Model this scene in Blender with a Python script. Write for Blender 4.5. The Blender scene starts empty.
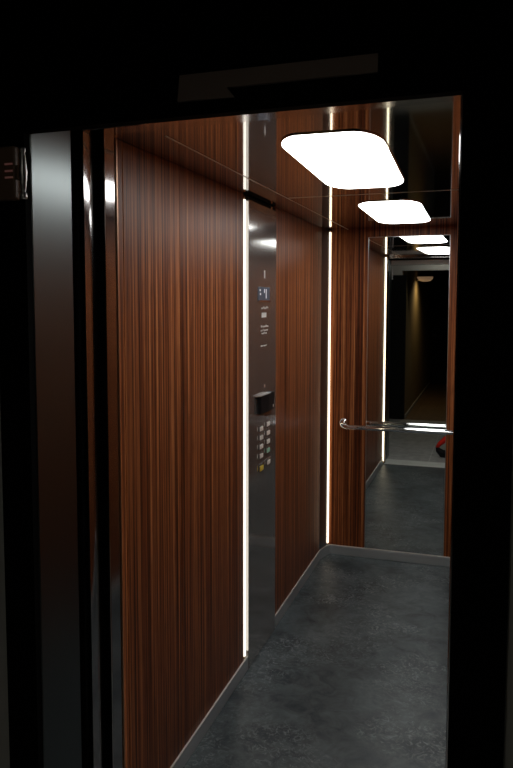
import bpy, bmesh, math, random
from mathutils import Vector, Matrix
random.seed(4)
S = bpy.context.scene
C = S.collection
R = math.radians

# ------------------------------------------------------------------ materials
def new_mat(name):
    m = bpy.data.materials.new(name); m.use_nodes = True
    nt = m.node_tree
    b = nt.nodes['Principled BSDF']
    return m, nt, b

def plain(name, col, rough=.5, metal=0.0, spec=.5):
    m, nt, b = new_mat(name)
    b.inputs['Base Color'].default_value = (*col, 1)
    b.inputs['Roughness'].default_value = rough
    b.inputs['Metallic'].default_value = metal
    b.inputs['Specular IOR Level'].default_value = spec
    return m

def brushed(name, col, rough, stretch, amount=.06, vary=.08, metal=1.0):
    """metal whose roughness and tone vary in fine drawn-out streaks"""
    m, nt, b = new_mat(name)
    tc = nt.nodes.new('ShaderNodeTexCoord'); mp = nt.nodes.new('ShaderNodeMapping')
    mp.inputs['Scale'].default_value = stretch
    n = nt.nodes.new('ShaderNodeTexNoise'); n.inputs['Scale'].default_value = 1; n.inputs['Detail'].default_value = 3
    nt.links.new(tc.outputs['Object'], mp.inputs['Vector']); nt.links.new(mp.outputs['Vector'], n.inputs['Vector'])
    r = nt.nodes.new('ShaderNodeMapRange')
    r.inputs['To Min'].default_value = max(rough - amount, 0); r.inputs['To Max'].default_value = rough + amount
    nt.links.new(n.outputs['Fac'], r.inputs['Value']); nt.links.new(r.outputs['Result'], b.inputs['Roughness'])
    mx = nt.nodes.new('ShaderNodeMix'); mx.data_type = 'RGBA'
    mx.inputs[6].default_value = (*[c * (1 - vary) for c in col], 1); mx.inputs[7].default_value = (*[min(c * (1 + vary), 1) for c in col], 1)
    nt.links.new(n.outputs['Fac'], mx.inputs[0]); nt.links.new(mx.outputs[2], b.inputs['Base Color'])
    b.inputs['Metallic'].default_value = metal
    return m

def wood(name, axis):
    """dark zebrano veneer, upright grain; axis is the horizontal axis of the panel"""
    m, nt, b = new_mat(name)
    tc = nt.nodes.new('ShaderNodeTexCoord')
    def noise(sc_h, sc_z, detail, rough=.6, off=0):
        mp = nt.nodes.new('ShaderNodeMapping')
        s = [4, 4, sc_z]; s[axis] = sc_h
        mp.inputs['Scale'].default_value = s; mp.inputs['Location'].default_value = (off, off, off)
        n = nt.nodes.new('ShaderNodeTexNoise'); n.inputs['Scale'].default_value = 1
        n.inputs['Detail'].default_value = detail; n.inputs['Roughness'].default_value = rough
        nt.links.new(tc.outputs['Object'], mp.inputs['Vector']); nt.links.new(mp.outputs['Vector'], n.inputs['Vector'])
        return n.outputs['Fac']
    fine = noise(88, .5, 3, .72)
    broad = noise(27, .2, 2, .5, 7)
    pores = noise(300, 9, 2, .5, 3)
    a = nt.nodes.new('ShaderNodeMath'); a.operation = 'MULTIPLY_ADD'; a.inputs[1].default_value = .74
    bb = nt.nodes.new('ShaderNodeMath'); bb.operation = 'MULTIPLY'; bb.inputs[1].default_value = .26
    nt.links.new(broad, bb.inputs[0]); nt.links.new(fine, a.inputs[0]); nt.links.new(bb.outputs[0], a.inputs[2])
    ramp = nt.nodes.new('ShaderNodeValToRGB'); e = ramp.color_ramp.elements
    e[0].position = .36; e[0].color = (.022, .0045, .0016, 1)
    e[1].position = .66; e[1].color = (.62, .245, .088, 1)
    x = e.new(.45); x.color = (.105, .026, .0085, 1)
    x = e.new(.54); x.color = (.290, .088, .028, 1)
    nt.links.new(a.outputs[0], ramp.inputs['Fac'])
    mp2 = nt.nodes.new('ShaderNodeMapRange'); mp2.inputs['From Min'].default_value = .35; mp2.inputs['From Max'].default_value = .5
    mp2.inputs['To Min'].default_value = .6; mp2.inputs['To Max'].default_value = 1
    nt.links.new(pores, mp2.inputs['Value'])
    mx = nt.nodes.new('ShaderNodeMix'); mx.data_type = 'RGBA'; mx.blend_type = 'MULTIPLY'; mx.inputs[0].default_value = 1
    nt.links.new(ramp.outputs['Color'], mx.inputs[6]); nt.links.new(mp2.outputs['Result'], mx.inputs[7])
    nt.links.new(mx.outputs[2], b.inputs['Base Color'])
    b.inputs['Roughness'].default_value = .40; b.inputs['Specular IOR Level'].default_value = .22
    return m

def emit(name, col, s):
    m, nt, b = new_mat(name)
    b.inputs['Base Color'].default_value = (.8, .8, .8, 1)
    b.inputs['Emission Color'].default_value = (*col, 1); b.inputs['Emission Strength'].default_value = s
    return m

def lino(name):
    m, nt, b = new_mat(name)
    tc = nt.nodes.new('ShaderNodeTexCoord')
    def noise(sc, d, rough=.6, dist=0, loc=0):
        n = nt.nodes.new('ShaderNodeTexNoise'); n.inputs['Scale'].default_value = sc; n.inputs['Detail'].default_value = d
        n.inputs['Roughness'].default_value = rough; n.inputs['Distortion'].default_value = dist
        mp = nt.nodes.new('ShaderNodeMapping'); mp.inputs['Location'].default_value = (loc, loc, 0)
        nt.links.new(tc.outputs['Object'], mp.inputs['Vector']); nt.links.new(mp.outputs['Vector'], n.inputs['Vector'])
        return n.outputs['Fac']
    big, mid, scuff = noise(3.2, 4, .6, .6), noise(11, 5, .65, 1.2, 3), noise(24, 6, .72, 2.5, 9)
    patch = noise(2.6, 2, .5, .4, 5)
    r1 = nt.nodes.new('ShaderNodeValToRGB'); e = r1.color_ramp.elements
    e[0].position = .38; e[0].color = (.020, .033, .041, 1); e[1].position = .64; e[1].color = (.110, .140, .150, 1)
    a = nt.nodes.new('ShaderNodeMath'); a.operation = 'MULTIPLY_ADD'; a.inputs[1].default_value = .5
    h = nt.nodes.new('ShaderNodeMath'); h.operation = 'MULTIPLY'; h.inputs[1].default_value = .5
    nt.links.new(mid, h.inputs[0]); nt.links.new(big, a.inputs[0]); nt.links.new(h.outputs[0], a.inputs[2])
    nt.links.new(a.outputs[0], r1.inputs['Fac'])
    # pale scuffs, only inside patches
    s1 = nt.nodes.new('ShaderNodeMapRange'); s1.inputs['From Min'].default_value = .50; s1.inputs['From Max'].default_value = .66
    nt.links.new(scuff, s1.inputs['Value'])
    s2 = nt.nodes.new('ShaderNodeMapRange'); s2.inputs['From Min'].default_value = .44; s2.inputs['From Max'].default_value = .58
    nt.links.new(patch, s2.inputs['Value'])
    mu = nt.nodes.new('ShaderNodeMath'); mu.operation = 'MULTIPLY'
    nt.links.new(s1.outputs[0], mu.inputs[0]); nt.links.new(s2.outputs[0], mu.inputs[1])
    m2 = nt.nodes.new('ShaderNodeMath'); m2.operation = 'MULTIPLY'; m2.inputs[1].default_value = .9
    nt.links.new(mu.outputs[0], m2.inputs[0])
    mx = nt.nodes.new('ShaderNodeMix'); mx.data_type = 'RGBA'
    nt.links.new(m2.outputs[0], mx.inputs[0]); nt.links.new(r1.outputs['Color'], mx.inputs[6])
    mx.inputs[7].default_value = (.24, .28, .29, 1)
    nt.links.new(mx.outputs[2], b.inputs['Base Color'])
    b.inputs['Roughness'].default_value = .42; b.inputs['Specular IOR Level'].default_value = .35
    return m

def tiles(name, c1, c2, mortar, scale):
    m, nt, b = new_mat(name)
    tc = nt.nodes.new('ShaderNodeTexCoord')
    br = nt.nodes.new('ShaderNodeTexBrick'); br.offset = 0
    br.inputs['Scale'].default_value = scale; br.inputs['Mortar Size'].default_value = .008
    br.inputs['Brick Width'].default_value = 1; br.inputs['Row Height'].default_value = 1
    br.inputs['Color1'].default_value = (*c1, 1); br.inputs['Color2'].default_value = (*c2, 1); br.inputs['Mortar'].default_value = (*mortar, 1)
    nt.links.new(tc.outputs['Object'], br.inputs['Vector'])
    n = nt.nodes.new('ShaderNodeTexNoise'); n.inputs['Scale'].default_value = 14; n.inputs['Detail'].default_value = 4
    nt.links.new(tc.outputs['Object'], n.inputs['Vector'])
    mx = nt.nodes.new('ShaderNodeMix'); mx.data_type = 'RGBA'; mx.blend_type = 'OVERLAY'; mx.inputs[0].default_value = .5
    nt.links.new(br.outputs['Color'], mx.inputs[6]); nt.links.new(n.outputs['Fac'], mx.inputs[7])
    nt.links.new(mx.outputs[2], b.inputs['Base Color']); b.inputs['Roughness'].default_value = .5
    return m

WOODY = wood('zebrano_side', 1)
WOODX = wood('zebrano_back', 0)
CEIL = plain('polished_ceiling_steel', (.50, .49, .48), .05, 1)
STEEL = brushed('brushed_steel', (.52, .52, .51), .30, (3, 3, 90))
POLISH = brushed('polished_steel', (.46, .45, .45), .10, (2, 2, 60), .03)
PLATE = brushed('satin_frame_steel', (.155, .18, .183), .30, (4, 4, 3), .008, .03)
COPM = brushed('dark_panel_steel', (.50, .485, .47), .12, (120, 120, 2), .03, metal=.84)
KICK = brushed('kickplate_steel', (.72, .76, .77), .38, (2, 2, 120), metal=.82)
LIP = plain('lit_kickplate_lip', (.72, .70, .66), .45, .3)  # ceiling light on the lip put into a paler material than the plate
CHROME = plain('chrome', (.85, .86, .87), .05, 1)
MIRROR = plain('mirror_glass', (.80, .83, .81), .0, 1)
ALU = brushed('aluminium_sill', (.85, .90, .87), .45, (2, 60, 60), metal=.4)
TRIM = plain('bronze_edge_trim', (.55, .36, .24), .35, 1)
BLACK = plain('black_paint', (.005, .005, .005), .8, 0, .03)
PLASTIC = plain('black_plastic', (.006, .006, .007), .55, 0, .2)
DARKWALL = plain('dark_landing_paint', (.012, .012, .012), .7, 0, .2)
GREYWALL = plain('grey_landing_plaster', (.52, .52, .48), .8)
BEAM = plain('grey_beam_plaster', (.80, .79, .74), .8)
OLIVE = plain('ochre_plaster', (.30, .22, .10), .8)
LINO = lino('slate_lino')
TILE = tiles('landing_tile', (.46, .48, .465), (.50, .52, .505), (.68, .69, .67), 1.8)
BROWNFL = tiles('corridor_floor', (.16, .10, .05), (.19, .12, .06), (.08, .05, .03), 4)
LIGHT = emit('diffuser_glow', (1, .985, .96), 7.0)
STRIP = emit('led_glow', (1, .86, .62), 2.4)
STRIPF = emit('led_glow_front', (1, .86, .62), 4.0)
STRIPW = emit('led_glow_cool', (1, .93, .82), 1.5)
WHITE = plain('white_print', (.75, .75, .72), .5)
WHITEB = plain('pearl_button', (.95, .90, .84), .35)
GREENB = plain('green_button', (.40, .75, .58), .35)
YELLOWB = plain('yellow_button', (.95, .72, .10), .35)
VIOLET = plain('violet_mark', (.16, .11, .22), .4)
GLASS = plain('display_glass', (.13, .165, .22), .25)
BLUEDIG = emit('display_digit', (.35, .5, .7), .35)
REDDIG = emit('red_segment', (1, .22, .18), .035)
BROWNBOX = plain('brown_indicator_case', (.22, .14, .08), .5)
RED = plain('red_plastic', (.92, .03, .015), .4)
BRASS = plain('pale_brass', (.75, .62, .45), .25, 1)
DARKGAP = plain('dark_gap', (.01, .009, .008), .8, 0, .1)

# ------------------------------------------------------------------ builders
def box(bm, x0, x1, y0, y1, z0, z1, bev=0.0):
    t = bmesh.new()
    bmesh.ops.create_cube(t, size=1)
    for v in t.verts:
        v.co = Vector(((x0 + x1) / 2 + v.co.x * (x1 - x0), (y0 + y1) / 2 + v.co.y * (y1 - y0), (z0 + z1) / 2 + v.co.z * (z1 - z0)))
    if bev:
        bmesh.ops.bevel(t, geom=t.edges[:], offset=bev, segments=2, affect='EDGES', profile=.5)
    merge(bm, t)

def merge(bm, t):
    me = bpy.data.meshes.new('tmp'); t.to_mesh(me); t.free(); bm.from_mesh(me); bpy.data.meshes.remove(me)

def prism(bm, pts, axis, a, b):
    """extrude a closed 2-D outline along an axis from a to b"""
    def p(u, v, w):
        return {0: (w, u, v), 1: (u, w, v), 2: (u, v, w)}[axis]
    t = bmesh.new()
    A = [t.verts.new(p(u, v, a)) for u, v in pts]; B = [t.verts.new(p(u, v, b)) for u, v in pts]
    t.faces.new(A); t.faces.new(B)
    n = len(pts)
    for i in range(n): t.faces.new((A[i], A[(i + 1) % n], B[(i + 1) % n], B[i]))
    bmesh.ops.recalc_face_normals(t, faces=t.faces[:])
    merge(bm, t)

def tube(bm, path, rad, n=16, cap=True):
    """round tube along a path; rad a number or a list"""
    t = bmesh.new(); rings = []
    P = [Vector(p) for p in path]
    up = None
    for i, p in enumerate(P):
        d = (P[min(i + 1, len(P) - 1)] - P[max(i - 1, 0)]).normalized()
        if up is None:
            up = Vector((0, 0, 1)) if abs(d.z) < .9 else Vector((1, 0, 0))
        a = d.cross(up).normalized(); c = a.cross(d).normalized(); up = c
        r = rad[i] if isinstance(rad, (list, tuple)) else rad
        rings.append([t.verts.new(p + (a * math.cos(k * math.tau / n) + c * math.sin(k * math.tau / n)) * r) for k in range(n)])
    for i in range(len(rings) - 1):
        for k in range(n):
            t.faces.new((rings[i][k], rings[i][(k + 1) % n], rings[i + 1][(k + 1) % n], rings[i + 1][k]))
    if cap:
        t.faces.new(rings[0]); t.faces.new(rings[-1])
    bmesh.ops.recalc_face_normals(t, faces=t.faces[:])
    for f in t.faces: f.smooth = len(f.verts) == 4
    merge(bm, t)

def lathe(bm, prof, centre, axis='z', n=24, cap=True):
    """profile of (radius, height) turned round an axis through centre"""
    t = bmesh.new(); rings = []
    c = Vector(centre)
    for r, h in prof:
        ring = []
        for k in range(n):
            u, v = r * math.cos(k * math.tau / n), r * math.sin(k * math.tau / n)
            ring.append(t.verts.new(c + Vector({'z': (u, v, h), 'x': (h, u, v), 'y': (u, h, v)}[axis])))
        rings.append(ring)
    for i in range(len(rings) - 1):
        for k in range(n):
            f = t.faces.new((rings[i][k], rings[i][(k + 1) % n], rings[i + 1][(k + 1) % n], rings[i + 1][k])); f.smooth = True
    if cap:
        t.faces.new(rings[0]); t.faces.new(rings[-1])
    bmesh.ops.recalc_face_normals(t, faces=t.faces[:])
    merge(bm, t)

def obj(name, bm, mat, parent=None, label=None):
    if parent is not None:
        off = parent.matrix_basis.translation.copy(); q = parent.parent
        while q is not None:
            off += q.matrix_basis.translation; q = q.parent
        for v in bm.verts: v.co -= off
    me = bpy.data.meshes.new(name); bm.to_mesh(me); bm.free()
    me.materials.append(mat)
    o = bpy.data.objects.new(name, me); C.objects.link(o)
    if parent is not None: o.parent = parent
    if label: o['label'] = label
    return o

def settle(o):
    """move the origin of a single-mesh thing to the middle of its base"""
    vs = [v.co for v in o.data.vertices]
    c = Vector(((min(v.x for v in vs) + max(v.x for v in vs)) / 2, (min(v.y for v in vs) + max(v.y for v in vs)) / 2, min(v.z for v in vs)))
    o.data.transform(Matrix.Translation(-c)); o.location = c
    return o

def tag(o, label, cat, group=None):
    o['label'] = label; o['category'] = cat
    if group: o['group'] = group
    return o

def thing(name, label, cat, loc, group=None):
    o = bpy.data.objects.new(name, None); C.objects.link(o)
    o.empty_display_size = .05; o.location = loc
    return tag(o, label, cat, group)

def struct(name, bm, mat, label=None, cat=None):
    o = obj(name, bm, mat); o['kind'] = 'structure'
    if label: o['label'] = label
    if cat: o['category'] = cat
    return o

def bx(*a, **k):
    bm = bmesh.new(); box(bm, *a, **k); return bm

# ------------------------------------------------------------------ dimensions (metres; camera stands over the origin)
XL, XR = -.99, .045            # faces of the side panels
YF, YB = 1.86, 4.73            # cabin front return / back panel face
ZC = 2.10                      # cabin ceiling
KH = .064                      # kickplate height

# ------------------------------------------------------------------ cabin shell
struct('floor', bx(-1.04, .10, 1.86, 4.80, -.05, 0), LINO, 'dark slate grey scuffed lino floor of the lift cabin', 'floor')
struct('wall_left', bx(-1.06, -1.006, 1.86, 4.80, 0, 2.30), DARKGAP, 'dark backing wall behind the left wooden panels', 'wall')
struct('wall_right', bx(.061, .11, 1.86, 4.80, 0, 2.30), DARKGAP, 'dark backing wall behind the right wooden panels', 'wall')
struct('wall_back', bx(-1.06, .11, 4.746, 4.80, 0, 2.30), DARKGAP, 'dark backing wall behind the mirror wall panels', 'wall')

ceil = struct('ceiling', bx(-1.04, .10, 1.755, 4.80, ZC + .003, ZC + .05), CEIL, 'polished steel cabin ceiling reflecting the wooden walls', 'ceiling')
for (y0, y1) in ((1.757, 3.2015), (3.2055, 4.715)):
    obj('ceiling_panel', bx(-.842, .03, y0, y1, ZC - .0005, ZC + .0035, bev=.0004), CEIL, ceil)
JOINT = plain('joint_strip_aluminium', (.85, .80, .74), .45, .6)
bm = bmesh.new(); prism(bm, [(-.8445, 1.90), (-.8405, 1.90), (-.8485, 4.715), (-.8525, 4.715)], 2, ZC - .0015, ZC + .0005); obj('joint_strip', bm, JOINT, ceil, 'thin bright joint line')
obj('joint_strip', bx(-.842, .03, 3.201, 3.206, ZC - .0015, ZC + .0005), JOINT, ceil, 'thin bright joint line')

# wood panels
def panel(bm, label):
    pass
def wood_panel(x0, x1, y0, y1, z0, z1, mat, label, group=None):
    o = obj('wooden_panel', bx(x0, x1, y0, y1, z0, z1, bev=.0012), mat)
    settle(o); tag(o, label, 'wall panel', group); return o
wood_panel(XL - .015, XL, 2.3405, 3.030, KH, 2.1025, WOODY, 'widest striped wood panel on the left wall, ending at the bright light strip')
wood_panel(XL - .015, XL, 1.930, 2.3380, KH, 2.1025, WOODY, 'middle-width striped wood panel on the left wall, near the entrance')
wood_panel(XL - .015, XL, 1.897, 1.926, KH, 2.1025, WOODY, 'very narrow dark wood strip on the left wall next to the cabin entrance')
wood_panel(XL - .015, XL, 3.535, 4.588, KH, 2.1025, WOODY, 'striped wood panel on the left wall between button column and back corner')
XM0, XM1, ZM = -.722, -.237, 2.046
wood_panel(-.960, XM0 - .003, YB, YB + .014, KH, ZC + .0025, WOODX, 'wood panel on the back wall between the corner light strip and the mirror')
wood_panel(XM1 + .003, XR, YB, YB + .014, KH, ZC + .0025, WOODX, 'narrow wood panel on the back wall right of the tall mirror')
wood_panel(XM0 - .003, XM1 + .003, YB, YB + .014, ZM + .003, ZC + .0025, WOODX, 'low wood panel above the top edge of the tall mirror')
wood_panel(XR, XR + .015, 1.90, 3.30, KH, 2.1025, WOODY, 'front wood panel on the right wall, behind the door frame')
wood_panel(XR, XR + .015, 3.305, 4.72, KH, 2.1025, WOODY, 'rear wood panel on the right wall, behind the door frame')

# bronze edge trim at the front edge of the left panels
tag(settle(obj('edge_trim', bx(XL - .012, XL + .016, 1.8605, 1.868, .01, 2.099, bev=.002), TRIM)), 'thin upright bronze edge trim at the front end of the left wood panels', 'trim')

# kickplates with a folded top lip
def kick(name, x0, x1, y0, y1, lab):
    o = struct(name, bx(x0, x1, y0, y1, .002, KH - .004, bev=.0015), KICK, lab, 'skirting')
    obj('top_lip', bx(x0, x1, y0, y1, KH - .0045, KH - .0005, bev=.001), LIP, o, 'top edge with light from above put into its tone')
    return o
kick('baseboard_left', XL - .016, XL + .006, 1.90, 3.085, 'brushed steel kickplate under the wide left wood panel')
kick('baseboard_left.001', XL - .016, XL + .006, 3.525, 4.59, 'brushed steel kickplate on the left wall behind the button column')
kick('baseboard_back', -.950, XR, YB - .008, YB + .014, 'brushed steel kickplate along the back wall under the mirror')
kick('baseboard_right', XR - .006, XR + .016, 1.90, 4.72, 'brushed steel kickplate along the right wall')

# corner post: a chamfered dark steel profile closing the left/back corner
bm = bmesh.new()
prism(bm, [(-.991, 4.590), (-.967, 4.700), (-.967, 4.745), (-1.004, 4.745), (-1.004, 4.590)], 2, KH, ZC)
tag(settle(obj('corner_post', bm, plain('corner_steel', (.20, .22, .25), .30, 1))), 'narrow dark steel corner post between the left wall and the back wall', 'post')
bm = bmesh.new()
prism(bm, [(-.986, 4.588), (-.962, 4.690), (-.948, 4.722), (-.953, 4.745), (-1.0, 4.745), (-1.0, 4.588)], 2, .002, KH - .001)
struct('baseboard_corner', bm, KICK, 'short folded kickplate piece at the foot of the corner post', 'skirting')

# light strips
def light_strip(name, bm, mat, cap_z, xy, label):
    t = thing('light_strip', label, 'light strip', (xy[0], xy[1], KH), 'upright light strips')
    obj('diffuser', bm, mat, t)
    for z in (KH, cap_z):
        obj('end_cap', bx(xy[0] - .0038, xy[0] + .0038, xy[1] - .003, xy[1] + .012, z, z + .012, bev=.002), BRASS, t)
    return t
bm = bmesh.new(); box(bm, -1.003, -.9862, 3.041, 3.056, KH + .012, 2.082, bev=.003)
light_strip('s', bm, STRIPW, 2.082, (-.993, 3.042), 'glowing upright light strip between the wide left wood panel and the button column')
bm = bmesh.new(); prism(bm, [(-.966, 4.708), (-.9585, 4.716), (-.9585, 4.728), (-.966, 4.728)], 2, KH + .012, ZC - .014)
light_strip('s', bm, STRIP, ZC - .014, (-.962, 4.712), 'glowing upright light strip in the back left corner beside the mirror wall')
bm = bmesh.new(); box(bm, -1.002, -.9795, 1.8685, 1.874, .030, 2.085, bev=.001)
light_strip('s', bm, STRIPF, 2.085, (-.9875, 1.8715), 'glowing upright light strip beside the cabin entrance, seen only in the mirror')

# ------------------------------------------------------------------ mirror and handrail
mir = thing('mirror', 'tall frameless mirror on the back wall reflecting the cabin entrance and dark landing', 'mirror', ((XM0 + XM1) / 2, YB, KH))
obj('mirror_glass', bx(XM0, XM1, YB - .001, YB + .005, KH + .002, ZM), MIRROR, mir)
bm = bmesh.new()
for x in (XM0 - .0015, XM1 + .0015): box(bm, x - .0018, x + .0018, YB - .003, YB + .005, KH + .002, ZM + .002)
box(bm, XM0, XM1, YB - .003, YB + .005, ZM, ZM + .002)
obj('mirror_edge', bm, STEEL, mir, 'thin bright edge strip')

hr = thing('handrail', 'round chrome handrail across the back wall in front of the mirror', 'handrail', (-.46, YB, .84))
ZR, OFF, rr = .862, .095, .0155
path = [(-.866, YB, ZR + .012)]
for k in range(0, 10):
    a = k / 9 * math.pi / 2
    path.append((-.866 + .045 * (1 - math.cos(a)), YB - OFF + .045 * (1 - math.sin(a)) , ZR + .012 * (1 - k / 9)))
for k in range(1, 12): path.append((-.80 + k * .0695, YB - OFF, ZR))
path2 = []
for k in range(0, 10):
    a = k / 9 * math.pi / 2
    path2.append((.020 - .045 * (1 - math.sin(a)), YB - OFF + .045 * (1 - math.cos(a)), ZR))
path += path2 + [(.020, YB, ZR)]
bm = bmesh.new(); tube(bm, path, rr, 20); obj('rail', bm, CHROME, hr)
for x, z in ((-.866, ZR + .012), (.020, ZR)):
    bm = bmesh.new(); lathe(bm, [(.001, -.012), (.024, -.012), (.027, -.008), (.027, 0)], (x, YB, z), 'y'); obj('wall_flange', bm, CHROME, hr)

# ------------------------------------------------------------------ ceiling lights
def rounded(cx, cy, hx, hy, rx, ry, rot=0, n=14):
    pts = []
    for sx, sy, a0 in ((1, 1, 0), (-1, 1, 90), (-1, -1, 180), (1, -1, 270)):
        for k in range(n + 1):
            a = R(a0 + 90 * k / n)
            u = sx * (hx - rx) + rx * math.cos(a); v = sy * (hy - ry) + ry * math.sin(a)
            # the long sides and short ends bow outwards a little
            u += .006 * (1 - (v / hy) ** 2) * (1 if u > 0 else -1); v += .018 * (1 - (u / hx) ** 2) * (1 if v > 0 else -1)
            c, s = math.cos(rot), math.sin(rot)
            pts.append((cx + c * u - s * v, cy + s * u + c * v))
    return pts
def ceiling_light(cx, cy, hx, hy, rot, label):
    t = thing('ceiling_light', label, 'ceiling light', (cx, cy, ZC - .004), 'cabin ceiling lights')
    bm = bmesh.new(); prism(bm, rounded(cx, cy, hx, hy, .070, .15, rot), 2, ZC - .0035, ZC - .0005); obj('diffuser', bm, LIGHT, t)
    # slim steel bezel round the diffuser
    o = rounded(cx, cy, hx + .004, hy + .004, .072, .152, rot); i = rounded(cx, cy, hx + .0005, hy + .0005, .070, .15, rot)
    tb = bmesh.new(); rings = []
    for pts, z in ((i, ZC - .001), (i, ZC - .004), (o, ZC - .004), (o, ZC - .0002)):
        rings.append([tb.verts.new((x, y, z)) for x, y in pts])
    n = len(o)
    for a in range(4):
        for k in range(n):
            tb.faces.new((rings[a][k], rings[a][(k + 1) % n], rings[(a + 1) % 4][(k + 1) % n], rings[(a + 1) % 4][k]))
    bmesh.ops.recalc_face_normals(tb, faces=tb.faces[:])
    obj('bezel', tb, CEIL, t)
ceiling_light(-.4455, 2.505, .1415, .492, R(1.8), 'glowing rounded white ceiling light nearest the cabin entrance, the larger one in view')
ceiling_light(-.4575, 3.930, .1400, .490, R(.8), 'glowing rounded white ceiling light at the back of the cabin, close to the mirror')

# ------------------------------------------------------------------ control column
XC = -.981
cop = thing('control_panel', 'dark steel button column with display, card reader and lift buttons on the left wall', 'control panel', (-.98, 3.30, 0))
obj('faceplate', bx(-1.003, XC, 3.078, 3.514, .003, 2.084, bev=.002), COPM, cop)
bm = bmesh.new(); box(bm, -1.003, -.985, 3.085, 3.515, 2.085, ZC - .0005)
obj('gap_shade', bm, DARKGAP, cop)  # dark block standing in for the shade between column and ceiling
bm = bmesh.new(); lathe(bm, [(.001, 0), (.010, 0), (.010, .011), (.006, .015), (.001, .015)], (-.990, 3.44, 2.0835)); obj('locking_knob', bm, BRASS, cop, 'small pale brass knob')
def on(y0, y1, z0, z1, th, name, mat, par=cop, bev=.0, label=None, base=XC):
    return obj(name, bx(base - .0005, base + th, y0, y1, z0, z1, bev=bev), mat, par, label)
# key slot
ks = obj('key_switch', bx(XC - .0005, XC + .0012, 3.300, 3.316, 1.768, 1.804, bev=.0005), WHITE, cop)
# display
d = on(3.205, 3.385, 1.666, 1.727, .003, 'display', GLASS, cop, .001)
bm = bmesh.new()
bm.free()
for q in ((3.318, 3.330, 1.675, 1.718), (3.290, 3.302, 1.700, 1.718), (3.225, 3.240, 1.690, 1.700), (3.220, 3.236, 1.708, 1.716)):
    obj('display_segment', bx(XC + .0025, XC + .0036, *q), BLUEDIG, d)
bm = bmesh.new(); box(bm, XC - .0002, XC + .0035, 3.210, 3.392, 1.660, 1.6655); box(bm, XC - .0002, XC + .0035, 3.386, 3.393, 1.660, 1.727)
obj('display_bezel', bm, CHROME, d)
# printed lines (too small to read in the photograph: rows of short strokes)
def strokes(y0, y1, z, h, n):
    bm = bmesh.new(); w = (y1 - y0) / n
    box(bm, XC - .0003, XC + .00015, y0, y1, z + h * .2, z + h * .5)
    for k in range(n):
        zz = z + random.uniform(-.25, .25) * h; f = random.uniform(.35, .8)
        box(bm, XC - .0002, XC + .0004, y0 + k * w, y0 + (k + f) * w, zz, zz + h * random.uniform(.4, 1))
    obj('printed_text', bm, WHITE, cop)
strokes(3.258, 3.372, 1.628, .010, 7)
strokes(3.250, 3.375, 1.542, .010, 8); strokes(3.245, 3.365, 1.526, .010, 8); strokes(3.262, 3.345, 1.512, .009, 5)
strokes(3.250, 3.345, 1.455, .008, 7)
on(3.262, 3.335, 1.588, 1.610, .0015, 'rating_plate', WHITE, cop, .0004)
bm = bmesh.new(); lathe(bm, [(.009, 0), (.009, .001), (.001, .0012)], (XC, 3.31, 1.268), 'x', 16); obj('indicator_lamp', bm, plain('dim_lamp', (.35, .22, .18), .3), cop)
# card reader: a wedge shaped black box with a bright top edge
bm = bmesh.new()
prism(bm, [(XC, 3.195), (XC + .016, 3.200), (XC + .022, 3.31), (XC + .015, 3.425), (XC, 3.43)], 2, 1.150, 1.232)
bmesh.ops.bevel(bm, geom=[e for e in bm.edges], offset=.003, segments=2, affect='EDGES')
rd = obj('card_reader', bm, PLASTIC, cop, 'black card reader box')
bm = bmesh.new()
prism(bm, [(XC, 3.165), (XC + .018, 3.185), (XC + .024, 3.30), (XC + .021, 3.35), (XC, 3.35)], 2, 1.2325, 1.236)
obj('reader_lid', bm, STEEL, rd)
bm = bmesh.new(); lathe(bm, [(.007, 0), (.007, .0015), (.001, .002)], (XC + .0165, 3.40, 1.165), 'x', 12); obj('reader_light', bm, WHITE, rd)
# buttons: rectangular pads with a raised ring and a worn face
def button(y, z, mat, label=None, w=.036, h=.0155):
    b = obj('floor_button', bx(XC - .0005, XC + .004, y - w, y + w, z - h, z + h, bev=.002), COPM, cop, label)
    bm = bmesh.new(); box(bm, XC + .004, XC + .0085, y - w * .9, y + w * .35, z - h * .85, z + h * .45, bev=.0025); obj('button_cap', bm, mat, b)
    bm = bmesh.new(); box(bm, XC + .0045, XC + .006, y + w * .42, y + w * .72, z - h * .2, z + h * .85, bev=.0006)
    box(bm, XC + .0045, XC + .006, y - w * .1, y + w * .25, z + h * .6, z + h * .95, bev=.0004)
    obj('button_mark', bm, CHROME, b)
for z in (1.081, 1.040, .998, .955): button(3.254, z, WHITEB)
button(3.258, .897, YELLOWB, 'yellow alarm button at the bottom left', .040, .018)
for z in (1.086, 1.044, 1.003): button(3.366, z, WHITEB)
button(3.366, .960, GREENB, 'green button in the right column')
button(3.374, .902, WHITEB, 'bottom right button with a pale cap')

for o_ in cop.children:
    if o_.name.split('.')[0] not in ('faceplate', 'gap_shade', 'locking_knob'):
        o_.location.z -= .011; o_.location.y += .008

# ------------------------------------------------------------------ entrance: front return, doors, frame
XO0, XO1 = -.98, -.0565
# cabin front return (polished) left and right, transom above
struct('wall_front', bx(-1.06, -.970, 1.786, 1.842, 0, 2.30, bev=.002), POLISH, 'narrow polished steel front return on the left of the cabin entrance', 'wall')
struct('wall_front.001', bx(-.0745, .11, 1.800, 1.858, 0, 2.30, bev=.006), POLISH, 'narrow polished steel front return on the right of the cabin entrance', 'wall')
bm = bmesh.new()
box(bm, XO0, XO1, 1.667, 1.742, 2.080, 2.32, bev=.003)
tr = struct('trim_1', bm, POLISH, 'polished steel transom over the cabin entrance', 'trim')
tr.data.transform(Matrix.Translation((.525, -1.705, 0))); tr.location = (-.525, 1.705, 0); tr.rotation_euler.z = R(-2.6)
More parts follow.
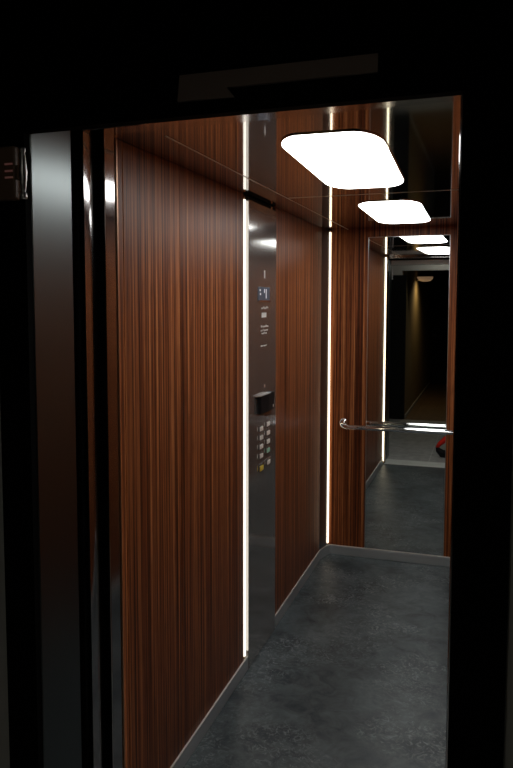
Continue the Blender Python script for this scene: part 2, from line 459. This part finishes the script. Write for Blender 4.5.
# slid-open door leaf edges standing in their pockets
def leaf(name, x_face, sgn, y0, y1, lab):
    bm = bmesh.new()
    pts = [(x_face - sgn * .30, y0), (x_face - sgn * .018, y0)]
    for k in range(9):
        a = k / 8
        pts.append((x_face - sgn * .007 * a ** 3, y0 + .002 + (y1 - y0 - .004) * a))
    pts += [(x_face - sgn * .018, y1), (x_face - sgn * .30, y1)]
    prism(bm, pts, 2, .02, 2.10)
    for f in bm.faces: f.smooth = False
    return struct(name, bm, POLISH, lab, 'door')
leaf('door_1', XO0 + .001, 1, 1.690, 1.752, 'polished edge of the open sliding door leaf in the left pocket')
leaf('door_2', XO1 - .001, -1, 1.690, 1.752, 'polished edge of the open sliding door leaf in the right pocket')
# dark pocket backs
struct('wall_pocket', bx(-1.30, -1.02, 1.64, 1.80, 0, 2.30), DARKGAP, 'dark door pocket behind the left door leaf', 'wall').data.update()
struct('wall_pocket.001', bx(-.02, .30, 1.64, 1.80, 0, 2.30), DARKGAP, 'dark door pocket behind the right door leaf', 'wall')
# landing frame: satin reveal plates, black faces and head
df = thing('door_frame', 'black landing door frame with satin steel reveals around the cabin entrance', 'door frame', (-.525, 1.53, 0))
obj('jamb_plate', bx(-1.00, XO0, 1.4625, 1.634, 0, 2.075, bev=.002), PLATE, df, 'grey satin steel reveal')
obj('jamb_plate', bx(XO1, -.04, 1.462, 1.622, 0, 2.075, bev=.002), PLATE, df, 'grey satin steel reveal')
obj('jamb', bx(-1.063, -.982, 1.440, 1.461, 0, 2.075), BLACK, df)
obj('jamb', bx(XO1 + .001, .045, 1.440, 1.461, 0, 2.075), BLACK, df)
bm = bmesh.new(); box(bm, -1.063, .045, 1.432, 1.461, 2.025, 2.35); box(bm, -1.063, .045, 1.461, 1.64, 2.076, 2.35)
obj('head', bm, BLACK, df)
obj('head_lining', bx(XO0, XO1, 1.4612, 1.464, 2.026, 2.075), BEAM, df, 'grey lining on the cabin side of the head')
bm = bmesh.new()
prism(bm, [(-.60, 2.104), (-.605, 2.053), (-.485, 2.052), (-.500, 2.071), (-.205, 2.071), (-.205, 2.104)], 1, 1.422, 1.431)
obj('head_plate', bm, plain('bronze_head', (.26, .20, .165), .6, .3), df, 'dim brown folded plate under the frame head')
# sills
sl = thing('door_sill', 'pair of pale aluminium door sills across the foot of the entrance', 'sill', (-.525, 1.74, 0))
def sill(y0, y1):
    bm = bmesh.new(); box(bm, XO0, XO1, y0, y1, -.03, .002, bev=.001)
    for k in (0.3, .7):
        y = y0 + (y1 - y0) * k; box(bm, XO0, XO1, y - .006, y + .006, .002, .004, bev=.0006)
    obj('sill_plate', bm, ALU, sl)
sill(1.755, 1.860); sill(1.625, 1.728)
obj('sill_gap', bx(XO0, XO1, 1.729, 1.754, -.05, -.03), DARKGAP, sl)

# ------------------------------------------------------------------ landing (seen at the edges and in the mirror)
struct('floor_landing', bx(-2.6, 1.6, -1.12, 1.624, -.05, 0), TILE, 'grey tiled landing floor outside the lift', 'floor')
struct('floor_corridor', bx(-1.10, 1.0, -6.2, -1.12, -.05, -.0005), BROWNFL, 'brown corridor floor beyond the landing', 'floor')
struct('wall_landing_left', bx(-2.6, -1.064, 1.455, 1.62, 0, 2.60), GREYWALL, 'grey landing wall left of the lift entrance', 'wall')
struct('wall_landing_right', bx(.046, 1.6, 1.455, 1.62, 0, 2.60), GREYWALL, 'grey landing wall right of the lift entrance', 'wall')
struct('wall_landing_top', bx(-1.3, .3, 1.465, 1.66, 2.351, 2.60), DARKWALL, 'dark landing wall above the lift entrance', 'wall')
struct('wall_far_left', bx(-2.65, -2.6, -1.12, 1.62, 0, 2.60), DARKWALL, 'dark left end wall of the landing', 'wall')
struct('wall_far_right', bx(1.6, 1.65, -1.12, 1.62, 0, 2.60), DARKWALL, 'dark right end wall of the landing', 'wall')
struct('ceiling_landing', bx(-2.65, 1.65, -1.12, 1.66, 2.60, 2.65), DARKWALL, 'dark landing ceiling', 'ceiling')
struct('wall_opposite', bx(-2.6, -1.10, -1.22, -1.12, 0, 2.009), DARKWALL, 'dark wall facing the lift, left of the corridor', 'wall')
struct('wall_opposite.001', bx(1.0, 1.6, -1.22, -1.12, 0, 2.069), DARKWALL, 'dark wall facing the lift, right of the corridor', 'wall')
bm = bmesh.new(); box(bm, -2.6, 1.6, -1.25, -1.12, 2.07, 2.60); box(bm, -2.6, -1.15, -1.25, -1.12, 2.01, 2.07)
struct('trim_2', bm, BEAM, 'pale grey plaster beam over the corridor opening, seen in the mirror', 'beam')
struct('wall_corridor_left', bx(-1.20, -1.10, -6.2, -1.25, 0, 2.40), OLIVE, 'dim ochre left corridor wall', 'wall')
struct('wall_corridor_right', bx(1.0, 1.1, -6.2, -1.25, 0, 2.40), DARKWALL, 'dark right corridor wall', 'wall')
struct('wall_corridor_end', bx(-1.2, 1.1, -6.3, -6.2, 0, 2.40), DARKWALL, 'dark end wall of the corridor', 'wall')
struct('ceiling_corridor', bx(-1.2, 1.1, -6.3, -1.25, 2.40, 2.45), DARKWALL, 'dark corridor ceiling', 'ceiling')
struct('baseboard_corridor', bx(-1.10, -1.085, -6.2, -1.25, 0, .05, bev=.003), plain('pale_skirting', (.5, .48, .44), .5), 'pale skirting along the left corridor wall', 'skirting')

wl = thing('wall_lamp', 'small warm bowl lamp on the left corridor wall, glowing in the mirror', 'wall lamp', (-1.0, -2.64, 1.94))
bm = bmesh.new(); lathe(bm, [(.030, 1.955), (.085, 1.968), (.115, 1.995), (.125, 2.03), (.118, 2.03), (.07, 1.985), (.001, 1.972)], (-.965, -2.64, 0), n=28); obj('bowl', bm, emit('warm_bowl', (1, .58, .32), .16), wl)
obj('bracket', bx(-1.099, -1.06, -2.67, -2.61, 1.965, 2.02, bev=.004), STEEL, wl)
L = bpy.data.lights.new('lamp_glow', 'SPOT'); L.energy = 9.0; L.color = (1, .72, .38); L.spot_size = R(155); L.spot_blend = .8; L.shadow_soft_size = .03
lo = bpy.data.objects.new('lamp_glow', L); C.objects.link(lo); lo.location = (-.80, -2.64, 1.945); lo.rotation_euler = (0, R(25), 0)
# dark door at the side of the corridor with a small bright knob
dr = struct('door_3', bx(-1.085, -.55, -5.95, -5.90, .003, 2.05), DARKWALL, 'dark door at the far end of the corridor', 'door')
bm = bmesh.new(); lathe(bm, [(.001, 0), (.022, 0), (.022, .006), (.012, .012), (.012, .03), (.026, .04), (.028, .052), (.020, .064), (.001, .067)], (-1.02, -5.90, .98), 'y', 16)
obj('door_knob', bm, CHROME, dr)
# unseen fill lamp, added behind the viewer to brighten landing walls and beam
dl = thing('fill_light', 'small round lamp added unseen behind the viewer to brighten the landing', 'fill_light', (-.5, -.72, 2.58))
bm = bmesh.new(); lathe(bm, [(.045, 2.592), (.052, 2.586), (.058, 2.592), (.058, 2.5995)], (-.5, -.72, 0), n=24, cap=False); obj('ring', bm, STEEL, dl)
bm = bmesh.new(); lathe(bm, [(.001, 2.594), (.044, 2.594), (.044, 2.5965)], (-.5, -.72, 0), n=24); obj('lens', bm, emit('fill_glow', (1, .95, .85), 100.0), dl)

# hall indicator on the left landing wall
hi = thing('hall_indicator', 'brown wall indicator box with chrome end bar left of the door frame', 'indicator', (-1.05, 1.44, 1.876))
obj('case', bx(-1.12, -.991, 1.415, 1.4395, 1.876, 1.992, bev=.004), BROWNBOX, hi)
bm = bmesh.new()
lathe(bm, [(.001, 1.877), (.0075, 1.877), (.0085, 1.882), (.0075, 1.889), (.0045, 1.892), (.006, 1.897), (.0095, 1.935), (.006, 1.972), (.0045, 1.977), (.0065, 1.979), (.0065, 1.987), (.001, 1.990)], (-.9755, 1.424, 0), n=20)
obj('end_bar', bm, plain('pale_satin_bar', (.85, .85, .83), .38, 1), hi)
obj('bracket', bx(-.992, -.976, 1.420, 1.428, 1.920, 1.950), BROWNBOX, hi)
bm = bmesh.new()
for z in (1.922, 1.936, 1.951): box(bm, -1.016, -.996, 1.4135, 1.416, z, z + .004)
obj('red_segment', bm, REDDIG, hi, 'three dim red dashes')

# red and black item by the sill, seen only in the mirror
it = thing('hand_tool', 'small bent red and black item on the landing floor, reflected in the mirror', 'tool', (-.40, 1.36, 0))
bm = bmesh.new(); tube(bm, [(-.492, 1.36, .105), (-.465, 1.36, .145), (-.41, 1.36, .195), (-.355, 1.36, .235), (-.31, 1.36, .25)], [.016, .024, .030, .032, .026], 16); obj('handle', bm, RED, it, 'red handle')
bm = bmesh.new(); tube(bm, [(-.492, 1.36, .11), (-.478, 1.36, .08), (-.44, 1.36, .045), (-.365, 1.36, .038), (-.285, 1.36, .038)], [.014, .030, .043, .037, .034], 16); obj('body', bm, PLASTIC, it, 'black body')

# ------------------------------------------------------------------ world, camera, view
w = bpy.data.worlds.new('world'); S.world = w; w.use_nodes = True
w.node_tree.nodes['Background'].inputs['Color'].default_value = (0, 0, 0, 1)
cam = bpy.data.cameras.new('camera'); co = bpy.data.objects.new('camera', cam); C.objects.link(co)
cam.sensor_fit = 'VERTICAL'; cam.sensor_height = 36; cam.lens = 745.32 / 768 * 36; cam.clip_start = .02
yaw, pit, rol = R(19.621), R(4.569), R(-.132)
fw = Vector((-math.sin(yaw) * math.cos(pit), math.cos(yaw) * math.cos(pit), -math.sin(pit)))
rt = Vector((math.cos(yaw), math.sin(yaw), 0)); up = rt.cross(fw)
r2 = rt * math.cos(rol) + up * math.sin(rol); u2 = up * math.cos(rol) - rt * math.sin(rol)
co.matrix_world = Matrix(((r2.x, u2.x, -fw.x, 0), (r2.y, u2.y, -fw.y, 0), (r2.z, u2.z, -fw.z, 1.65), (0, 0, 0, 1)))
cam.shift_x = (256.5 - 223.652) / 768; cam.shift_y = (361.158 - 384) / 768
S.camera = co
S.view_settings.view_transform = 'Standard'; S.view_settings.look = 'None'
S.view_settings.exposure = 0; S.view_settings.gamma = 1; S.view_settings.use_curve_mapping = False
S.cycles.max_bounces = 16; S.cycles.glossy_bounces = 12; S.cycles.diffuse_bounces = 5
